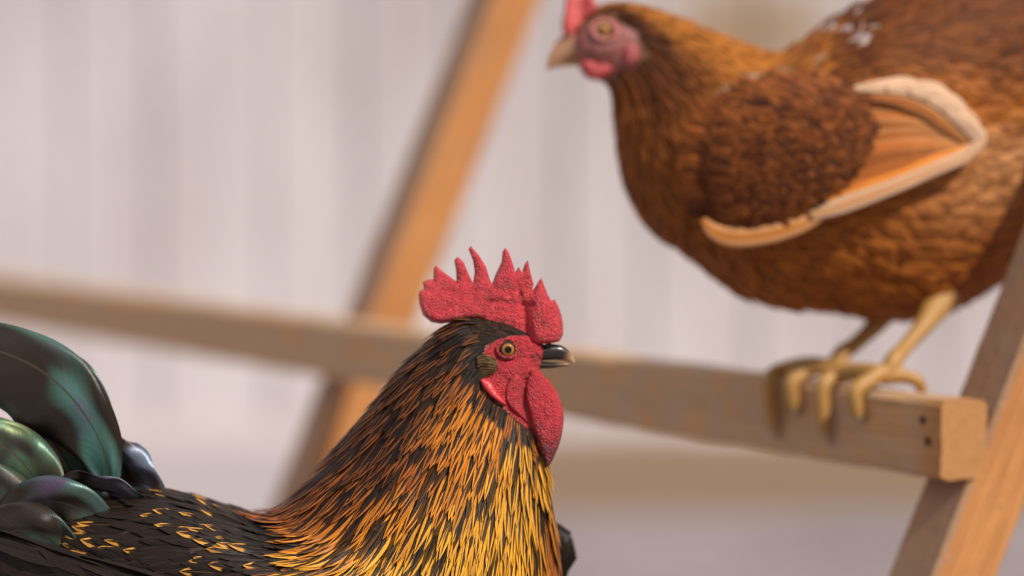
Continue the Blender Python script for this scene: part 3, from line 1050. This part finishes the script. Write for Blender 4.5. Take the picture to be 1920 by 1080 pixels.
    # --- tail: sickles and coverts, each a feather of its own
    TF = [
        ([(210, 905, -30), (192, 836, -40), (158, 775, -46), (112, 722, -48), (52, 680, -44), (-40, 650, -30), (-150, 660, -20), (-230, 750, 0)], [14, 36, 54, 64, 58, 50, 38, 4], [20, 18, 14, 5, -5, -10, -10, 0]),
        ([(188, 905, 24), (150, 850, 28), (110, 810, 30), (76, 782, 30), (56, 770, 30)], [10, 34, 44, 34, 4], [10, 0, 0, 0, 0]),
        ([(190, 915, 16), (160, 866, 16), (118, 842, 18), (60, 842, 20), (0, 860, 20), (-60, 910, 20)], [14, 40, 52, 52, 40, 5], [10, 0, 0, 10, 0, 0]),
        ([(170, 960, -10), (150, 890, -12), (118, 840, -12), (85, 812, -8), (62, 800, -4), (40, 805, 0)], [24, 56, 58, 40, 22, 4], [35, 20, 5, 0, 0, 0]),
        ([(100, 985, -44), (78, 920, -50), (45, 870, -52), (5, 838, -48), (-50, 825, -42), (-120, 860, -30)], [20, 50, 56, 52, 40, 5], [25, 15, 5, -5, 0, 0]),
        ([(60, 1040, -66), (30, 970, -70), (-10, 925, -70), (-60, 905, -64), (-130, 930, -54)], [18, 52, 54, 40, 4], [20, 10, 0, 0, 0]),
        ([(286, 940, -4), (258, 898, -6), (234, 866, -8), (212, 838, -8), (196, 815, -6)], [34, 44, 40, 26, 5], [20, 25, 25, 10, 0]),
        ([(280, 965, -52), (232, 925, -62), (185, 908, -64), (138, 905, -60), (95, 922, -52)], [16, 30, 30, 22, 4], [20, 40, 50, 30, 0]),
        ([(210, 1000, -84), (150, 955, -94), (90, 940, -94), (30, 960, -86), (-30, 1010, -74)], [20, 44, 46, 36, 4], [0, 10, 20, 10, 0]),
        ([(150, 1060, -114), (90, 1010, -122), (30, 995, -122), (-30, 1015, -114), (-90, 1060, -104)], [20, 46, 50, 40, 4], [0, 10, 10, 10, 0]),
        ([(205, 900, 30), (180, 830, 34), (136, 770, 38), (80, 725, 40), (0, 690, 40), (-100, 690, 36), (-180, 780, 30)], [10, 30, 36, 36, 30, 26, 4], [-10, -10, -10, 0, 0, 0, 0]),
        ([(150, 930, 50), (110, 870, 56), (50, 840, 58), (-30, 835, 56), (-110, 870, 50)], [12, 34, 36, 30, 4], [-10, -10, 0, 0, 0]),
        ([(214, 890, 10), (198, 800, 12), (176, 738, 14), (146, 698, 16), (108, 674, 16), (74, 664, 16)], [10, 20, 26, 26, 18, 3], [10, 10, 10, 0, 0, 0]),
    ]
    sheens = [(0.20, 0.55, 0.46), (0.22, 0.50, 0.40), (0.06, 0.05, 0.04), (0.04, 0.035, 0.02), (0.15, 0.17, 0.035), (0.06, 0.07, 0.03), (0.36, 0.28, 0.55),
              (0.42, 0.34, 0.65), (0.10, 0.08, 0.11), (0.12, 0.12, 0.08), (0.05, 0.10, 0.08), (0.08, 0.10, 0.08), (0.10, 0.30, 0.25)]
    for i, (p, w_, ro) in enumerate(TF):
        ribbon('tail_feather', p, w_, ro, D, M_IRI, root, sheens[i], camber=0.14, ripple=22, left=1.75 if i == 0 else 1.0, seed=3.0 + i * 1.7)

    # --- legs down to the ground (below the frame)
    def P(px, py, yo): return W(px, py, D) + np.array([0, yo * s, 0])
    gz = 0.004
    for side in (-1, 1):
        foot = P(560, 2000, side * 110); foot[2] = gz + 0.006
        hock = P(520, 1690, side * 105)
        V = [[(P(600, 1330, side * 120), 0.045), (P(570, 1480, side * 115), 0.036), (P(530, 1620, side * 108), 0.020), (hock, 0.0095),
              (hock * 0.5 + foot * 0.5, 0.0075), (foot + np.array([0, 0, 0.004]), 0.0085)]]
        for ang, ln in ((0.0, 0.075), (0.55, 0.062), (-0.55, 0.062), (math.pi, 0.03)):
            d = np.array([math.cos(ang), math.sin(ang), 0])
            V.append([(foot, 0.007), (foot + d * ln * 0.5 + np.array([0, 0, 0.002]), 0.0055), (foot + d * ln + np.array([0, 0, -0.002]), 0.0035), (foot + d * (ln + 0.014) + np.array([0, 0, -0.006]), 0.0012)])
        fused('leg', V, M_LEG, root, (0.35, 0.22, 0.06), 0.002)
    return root


build_rooster()


# ------------------------------------------------------------------ hen
def build_hen():
    D = 2.30
    s = D / F
    L = Loft([
        (1078, 62, 1086, 122, 22), (1092, 38, 1100, 140, 34), (1120, 20, 1124, 152, 44), (1160, 13, 1142, 163, 48), (1210, 20, 1152, 188, 54),
        (1270, 40, 1160, 230, 66), (1330, 64, 1166, 285, 88), (1400, 92, 1180, 352, 122), (1450, 108, 1225, 425, 160), (1490, 98, 1292, 470, 190),
        (1540, 60, 1372, 535, 208), (1600, 25, 1450, 566, 218), (1680, -10, 1560, 576, 220), (1780, -35, 1680, 592, 214), (1880, -55, 1790, 568, 190),
        (1990, -70, 1900, 500, 150), (2090, -95, 2010, 400, 100), (2170, -115, 2120, 200, 55), (2215, -115, 2195, 60, 18)], D)
    # she stands across the rail: the tail is farther off than the head
    L.st[:, 5] = np.interp((L.st[:, 0] + L.st[:, 2]) / 2, [1080, 1650, 2215], [-90, 0, 215])
    root = thing('hen', 'reddish brown hen perched on the weathered rail, facing left, wing drooping', 'hen', (float(W(1580, 300, D)[0]), D, 0))
    face = [(1070, 60), (1088, 58), (1104, 44), (1128, 32), (1165, 45), (1190, 62), (1200, 85), (1198, 115), (1180, 130), (1160, 128), (1150, 145), (1110, 165), (1070, 140)]

    def skin(x, y, h):
        d = edge_dist(face, x, y)
        f = smooth(-4, 6, np.where(inside(face, x, y), d, -d))
        c = mix(np.broadcast_to((0.16, 0.05, 0.012), x.shape + (3,)), np.broadcast_to((0.25, 0.068, 0.055), x.shape + (3,)), f)
        return np.concatenate([c, f[..., None]], -1)

    def disp(x, y, h, p):
        g = lambda cx, cy, rx, ry: np.exp(-((x - cx) / rx) ** 2 - ((y - cy) / ry) ** 2)
        return -6 * g(1131, 58, 24, 20) + 6 * g(1140, 32, 40, 8) + 4 * g(1130, 95, 26, 14)
    loft_obj('body', L, 360, 96, M_SKINHEN, root, skin, disp)
    ny = lambda x, y: L.near_y(x, y)

    # comb, wattles, ear lobe
    comb = [(1056, 64), (1053, 45), (1057, 25), (1060, 5), (1066, -20), (1076, -8), (1084, -32), (1094, -12), (1106, -24), (1114, -2), (1121, 12), (1116, 26), (1104, 36), (1092, 50), (1080, 64), (1068, 72)]
    inflate('comb', comb, lambda x, y: np.full(x.shape, D - 88 * s) + 5 * s * np.sin(x / 9), lambda x, y: 6 + 8 * smooth(-20, 50, y), M_SKINHEN, root, const((0.52, 0.050, 0.045)), 3.5, 9, 60)
    wat = [(1086, 118), (1100, 112), (1120, 118), (1140, 120), (1148, 130), (1140, 143), (1122, 150), (1106, 149), (1094, 138)]
    inflate('wattle', wat, lambda x, y: np.full(x.shape, D - 36 * s - 85 * s), 10, M_SKINHEN, root, const((0.40, 0.032, 0.034)), 3.5, 12, 40)
    inflate('wattle', [(a - 3, b - 2) for a, b in wat], lambda x, y: np.full(x.shape, D + 36 * s - 85 * s), 10, M_SKINHEN, root, const((0.40, 0.032, 0.034)), 4, 12, 40)
    inflate('ear_lobe', [(1172, 88), (1186, 82), (1196, 92), (1196, 108), (1186, 122), (1174, 124), (1168, 108)], lambda x, y: ny(x, y) - 2 * s, 8, M_SKINHEN, root, const((0.42, 0.075, 0.08)), 3.5, 9, 30)
    ye = float(ny(1131, 58)[0])
    Dh = D - 84 * s                                   # the head's middle plane
    for side in (1, -1):
        Y = ye + 9 * s if side == 1 else 2 * Dh - ye - 9 * s
        eyeball('eye', 1131, 58, Y, 18, 14, 6.0, root, (0.40, 0.20, 0.06), (-0.15, -side, 0.0))
        yl = (lambda x, y: float(L.near_y(x, y)[0]) - 1 * s) if side == 1 else (lambda x, y: 2 * Dh - float(L.near_y(x, y)[0]) + 4 * s)
        lid('eyelid', 1133, 57, yl, 23, 18, 5, M_SKINHEN, root, (0.42, 0.13, 0.115), 0.3)

    horn = lambda x, y, h: np.concatenate([mix(np.broadcast_to((0.55, 0.30, 0.17), x.shape + (3,)), np.broadcast_to((0.38, 0.18, 0.11), x.shape + (3,)), smooth(95, 70, y)), np.ones(x.shape + (1,))], -1)
    loft_obj('beak', Loft([(1088, 56, 1116, 106, 24), (1067, 60, 1093, 109, 21), (1049, 71, 1070, 113, 16), (1036, 88, 1051, 119, 11), (1027, 109, 1037, 127, 6), (1023, 128, 1026, 131, 1.5)], Dh), 50, 28, M_BEAK, root, horn)
    loft_obj('lower_beak', Loft([(1108, 107, 1104, 122, 18), (1085, 110, 1084, 124, 14), (1062, 114, 1062, 124, 9), (1044, 121, 1045, 127, 4), (1038, 124, 1038, 126, 1)], Dh), 36, 24, M_BEAK, root, const((0.50, 0.26, 0.09)))

    # --- plumage
    dk = np.array([0.080, 0.021, 0.006]); rd = np.array([0.29, 0.082, 0.014]); og = np.array([0.54, 0.185, 0.026]); bf = np.array([0.58, 0.28, 0.115]); cream = np.array([0.66, 0.43, 0.28])
    okf = lambda t, h: ~inside(face, *L.two(t, h))
    fe = Feathers()
    t, h = sample(L, 3000, 1.2, 8.6, 0, 2 * math.pi, lambda t, h: okf(t, h) * (1.3 - 0.05 * t))
    x, y = L.two(t, h)
    r = rng.random(len(t)); c = np.cos(h)
    top = smooth(0.2, 0.8, c)
    tone = mix(np.broadcast_to(rd, (len(t), 3)), np.broadcast_to(og, (len(t), 3)), np.clip(0.15 + 0.75 * top + 0.5 * (r - 0.5), 0, 1))
    pale = (np.exp(-((x - 1350) / 85) ** 2 - ((y - 150) / 45) ** 2) > 0.4) * (rng.random(len(t)) < 0.55)
    tone = mix(tone, np.broadcast_to(cream * 0.8, (len(t), 3)), pale)
    brow = smooth(16, 4, edge_dist(face, x, y)) * smooth(80, 50, y)
    tone = mix(tone, np.broadcast_to(dk * 0.8, (len(t), 3)), brow)
    neckd = smooth(0.75, 0.3, np.abs(c - 0.1)) * smooth(2.6, 3.4, t) * smooth(6.5, 4.5, t)
    tone = mix(tone, np.broadcast_to(dk, (len(t), 3)), neckd * 0.75)
    fe.grow(L, t, h, 24 + 11 * t + 20 * r, 4.5 + 1.15 * t, 7 + 6 * rng.random(len(t)), tone * (0.7 + 0.6 * rng.random((len(t), 1))), tone * 0.28, 0.42, 0.05, 'lance', 7, 5)
    fe.build('neck_feathers', M_HEN, root)

    fe = Feathers()
    t, h = sample(L, 4200, 7.2, 17.6, 0, 2 * math.pi)
    x, y = L.two(t, h)
    r = rng.random(len(t)); c = np.cos(h)
    tone = mix(np.broadcast_to(rd, (len(t), 3)), np.broadcast_to(og, (len(t), 3)), np.clip(0.25 + 0.6 * (r - 0.5), 0, 1))
    back = smooth(0.30 - 0.28 * smooth(12, 14.5, t), 0.62 - 0.30 * smooth(12, 14.5, t), c) * smooth(8.3, 9.6, t)
    tone = mix(tone, np.broadcast_to(dk * 1.15, (len(t), 3)), back * 0.9 * (0.65 + 0.35 * rng.random(len(t))))
    fl = smooth(0.12, -0.05, c) * smooth(-0.75, -0.2, c) * smooth(11.5, 14, t)
    tone = mix(tone, np.broadcast_to(bf * 0.95, (len(t), 3)), fl * (0.45 + 0.5 * r))
    chest = smooth(-0.2, -0.7, c) * smooth(10.5, 8, t)
    tone = mix(tone, np.broadcast_to(rd * 0.8, (len(t), 3)), chest * 0.7)
    sp = (rng.random(len(t)) < 0.22) * (np.exp(-((x - 1525) / 50) ** 2 - ((y - 95) / 55) ** 2) > 0.4)
    tone = mix(tone, np.broadcast_to((0.46, 0.36, 0.34), (len(t), 3)), sp)
    fe.grow(L, t, h, 60 + 45 * r, 15 + 9 * rng.random(len(t)), 8 + 9 * rng.random(len(t)), tone, tone * 0.5, 0.35, 0.02, 'round', 7, 5)
    fe.build('body_feathers', M_HEN, root)

    # --- near wing, held a little away from the body
    K = 1 / 1.8
    def C(a, b): return (1240 + a * K, b * K)
    def wingoff(x, y):
        q = 1 - ((x - 1600) / 470.0) ** 2 - ((y - 300) / 400.0) ** 2
        return -(212 * np.sqrt(np.maximum(q, 0.12)) + 38) + (x - 1650) * 0.2
    bow = [C(*p) for p in ((95, 580), (110, 470), (170, 360), (300, 275), (450, 245), (600, 262), (700, 310), (722, 390), (700, 490), (650, 570), (560, 655), (480, 710), (370, 755), (250, 785), (150, 760))]
    wing = inflate('wing', bow, lambda x, y: D + (wingoff(x, y) + 12) * s, 20, M_HENBODY, root,
                   lambda x, y: np.concatenate([mix(np.broadcast_to(rd * 0.8, x.shape + (3,)), np.broadcast_to(dk, x.shape + (3,)), smooth(1280, 1330, x)), np.ones(x.shape + (1,))], -1), 9.0, 60, 60)
    # small overlapping coverts on the wing bow, pointing back along the wing
    fe = Feathers()
    pts = []
    bx = rng.uniform(1265, 1650, 4000); by = rng.uniform(130, 440, 4000)
    ok = (inside(bow, bx, by) | inside(bow, bx + 26, by - 6) | inside(bow, bx + 10, by + 10)) & inside(bow, bx + 40, by)
    bx, by = bx[ok][:1800], by[ok][:1800]
    n = len(bx); rows, cols = 7, 5
    v = np.linspace(0, 1, rows); uc = np.linspace(-1, 1, cols)
    ang = np.radians(10 - 22 * (by - 280) / 150.0) + rng.normal(0, 0.15, n)
    Ln = 40 + 26 * rng.random(n); Wd = 9 + 5 * rng.random(n)
    prof = (0.55 + 0.45 * smooth(0, 0.4, v)) * np.power(np.clip(1 - v ** 5, 0, 1), 0.55); prof[-1] = 0.02
    X = bx[:, None] + np.cos(ang)[:, None] * Ln[:, None] * v; Yp = by[:, None] + np.sin(ang)[:, None] * Ln[:, None] * v
    X3 = X[:, :, None] - np.sin(ang)[:, None, None] * (Wd[:, None] * prof)[:, :, None] * uc
    Y3 = Yp[:, :, None] + np.cos(ang)[:, None, None] * (Wd[:, None] * prof)[:, :, None] * uc
    ed = smooth(0, 60, edge_dist(bow, bx, by)) * inside(bow, bx, by)
    off = (-20 * np.sqrt(1 - (1 - ed) ** 2))[:, None, None] - (8 + 5 * rng.random(n))[:, None, None] * v[None, :, None] + 0.25 * (Wd[:, None] * prof)[:, :, None] * uc ** 2
    V = W(X3, Y3, D + (wingoff(X3, Y3) + 4 + off) * s)
    fuv = np.stack(np.broadcast_arrays(uc[None, None, :], v[None, :, None], rng.random(n)[:, None, None]), -1)
    r = rng.random(n)
    tone = mix(np.broadcast_to(dk, (n, 3)), np.broadcast_to(rd, (n, 3)), np.clip(0.22 + 1.1 * (r - 0.42) + 0.2 * smooth(300, 200, by), 0, 1))
    tone = mix(tone, rd * (0.6 + 0.7 * rng.random((n, 1))), smooth(1330, 1270, bx + 0.35 * (by - 280)))
    fe.add(V, fuv, tone, tone * 0.6, 0.4, 0.02)
    fe.build('covert_feathers', M_HEN, wing)

    def wr(pts, hw, tone, tone2, cw=0.4, lift=0, roll=0, seed=1.0, camber=0.3):
        p = [(x, y, float(wingoff(x, y)) - lift) for x, y in [C(*q) for q in pts]]
        return ribbon('flight_feather', p, hw, [roll] * len(hw), D, M_HEN, wing, tone, tone2, cw, 0.02, rows=30, cols=9, camber=camber, seed=seed)
    # secondaries fanning from the bow to the wing tip
    for i in range(9):
        f = i / 8
        a = (600 - 80 * f, 330 + 330 * f); b = (800 + 0 * f, 345 + 255 * f); c_ = (960 - 20 * f, 410 + 145 * f); d_ = (1060 - 5 * f, 455 + 45 * f)
        wr([a, b, c_, d_], [20, 24, 20, 7], np.array([0.34, 0.14, 0.045]) * (0.85 + 0.4 * f + 0.2 * (i % 2)), rd * (0.9 + 0.4 * (i % 3)), 0.5, -6 + 2.2 * i, 0, 2.0 + i * 1.3, 0.15)
    # pale ragged upper edge
    for i, q in enumerate((
            ([(650, 300), (740, 292), (830, 290), (900, 310)], [5, 12, 16, 5]), ([(760, 300), (850, 300), (930, 315), (985, 350)], [6, 15, 18, 5]),
            ([(840, 310), (920, 325), (990, 360), (1035, 400)], [6, 15, 18, 5]), ([(900, 335), (980, 370), (1040, 415), (1070, 455)], [6, 14, 17, 6]),
            ([(960, 375), (1030, 420), (1070, 460), (1082, 495)], [6, 13, 15, 6]))):
        wr(q[0], q[1], cream * (1.05 - 0.05 * (i % 2)), cream * 0.92, 0.3, 10 + 2 * i, 0, 21.0 + i, 0.12)
    wr([(700, 325), (800, 340), (890, 375), (960, 425), (1030, 480)], [4, 10, 12, 11, 5], bf * 0.7, rd * 1.4, 0.4, 12, 0, 29.0, 0.15)
    # long pale lower edge of the outermost feathers
    wr([(140, 740), (180, 782), (250, 800), (360, 790), (470, 758), (560, 715)], [5, 14, 19, 18, 15, 6], bf * 1.0, og * 0.9, 0.3, 16, 0, 31.0, 0.15)
    wr([(500, 728), (620, 690), (780, 632), (920, 572), (1020, 528), (1080, 478)], [9, 15, 13, 12, 12, 8], cream * 0.85, bf * 0.9, 0.35, 18, 0, 35.0, 0.15)
    wr([(480, 715), (620, 668), (780, 606), (920, 548), (1030, 500)], [6, 11, 12, 11, 6], og * 1.3, og, 0.4, 13, 0, 37.0, 0.15)

    # --- the far wing, folded against the other flank
    Wf = Loft([(1330, 250, 1350, 350, 16, 190), (1400, 200, 1420, 420, 26, 215), (1520, 170, 1560, 430, 28, 226), (1660, 170, 1700, 400, 26, 220), (1800, 190, 1810, 330, 18, 200), (1900, 220, 1900, 260, 6, 170)], D)
    fw = loft_obj('wing', Wf, 40, 32, M_HENBODY, root, const((0.085, 0.024, 0.008)))
    fe = Feathers()
    t, h = sample(Wf, 300, 0.1, 4.4, math.pi, 2 * math.pi)
    r = rng.random(len(t))
    fe.grow(Wf, t, h, 90 + 40 * r, 20, 7, mix(np.broadcast_to(dk, (len(t), 3)), np.broadcast_to(rd, (len(t), 3)), r), dk, 0.4, 0.05, 'round', 7, 5)
    fe.build('covert_feathers', M_HEN, fw)

    # --- tail
    for i in range(7):
        f = i / 6 - 0.5
        ribbon('tail_feather', [(2120, -60 + 60 * f, 190 + 30 * f), (2230, -180 + 90 * f, 230 + 60 * f), (2330, -290 + 130 * f, 270 + 80 * f), (2400, -360 + 150 * f, 300 + 90 * f)], [18, 34, 38, 10], [30, 30, 30, 30], D, M_HEN, root,
               rd, dk, 0.5, 0.05, seed=50 + i)

    # --- legs, standing across the rail
    Rn = np.array(R); Un = np.array(U); up = np.array([0, 0, 1.0])
    nt = np.array(near_top)

    def on_edge(px):
        """the point of the rail's upper left edge seen at this column"""
        # x = nt + U*k ; (x-960)/F = X/dep
        lo, hi = 0.0, 2.2
        for _ in range(60):
            m = (lo + hi) / 2
            q = project((nt + Un * m)[None])[0][0]
            if q > px: lo = m
            else: hi = m
        return nt + Un * lo
    for (kx, hy, hip, kn, toes) in (
            (1515, D + 0.022, (1668, 560), (1645, 605), ((1462, 112, 0.0), (1502, 62, 0.3))),
            (1612, D - 0.008, (1765, 555), (1735, 605), ((1560, 108, 0.0), (1622, 58, 0.3)))):
        e = on_edge(kx + 8)
        foot = e + Rn * 0.018 + up * 0.0098
        fd = foot[1]
        K_ = W(kn[0], kn[1], fd * 0.45 + 0.55 * hy); H_ = W(hip[0], hip[1], hy)
        paths = [[(H_, 0.015), (K_, 0.0080), (K_ * 0.5 + foot * 0.5 + up * 0.002, 0.0060), (foot + up * 0.010 + Rn * 0.005, 0.0072), (foot, 0.0075)]]
        claws = []
        for (tx, dn, ss) in toes:
            g = on_edge(tx)
            hang = dn * g[1] / F
            a = foot
            b = g + Rn * 0.004 + up * 0.0078
            mid = (a + b) / 2 + up * 0.003
            c1 = g - Rn * 0.0074 + up * 0.001
            d1 = g - Rn * 0.0068 - up * hang * 0.55
            e1 = g - Rn * 0.0052 - up * hang * 0.82
            t1 = g - Rn * 0.0018 - up * hang
            paths.append([(a, 0.0072), (mid, 0.0068), (b, 0.0064), (c1, 0.0064), (d1, 0.0056), (e1, 0.0040)])
            claws.append([(d1 * 0.25 + e1 * 0.75, 0.0040), (e1 * 0.6 + t1 * 0.4, 0.0026), (t1, 0.0006)])
        # inner toe and hind toe lie on the top and grip the far edge
        g = on_edge(kx + 70)
        bk = foot + Rn * 0.018 + up * -0.004 - Un * 0.01
        paths.append([(foot, 0.0068), (foot * 0.5 + bk * 0.5 + up * 0.002, 0.0058), (bk, 0.0048), (bk + Rn * 0.004 - up * 0.012, 0.003)])
        paths = [[(p_, q_ * 0.88) for p_, q_ in pa] for pa in paths]
        leg = fused('leg', paths, M_LEG, root, (0.42, 0.225, 0.062), 0.0011)
        for cl in claws:
            V, Fc = tube([cl], 10)
            obj('claw', V, Fc, M_BEAK, leg, {'tone': ('FLOAT_COLOR', np.tile((0.45, 0.33, 0.22, 1), (len(V), 1)))})
    return root


build_hen()
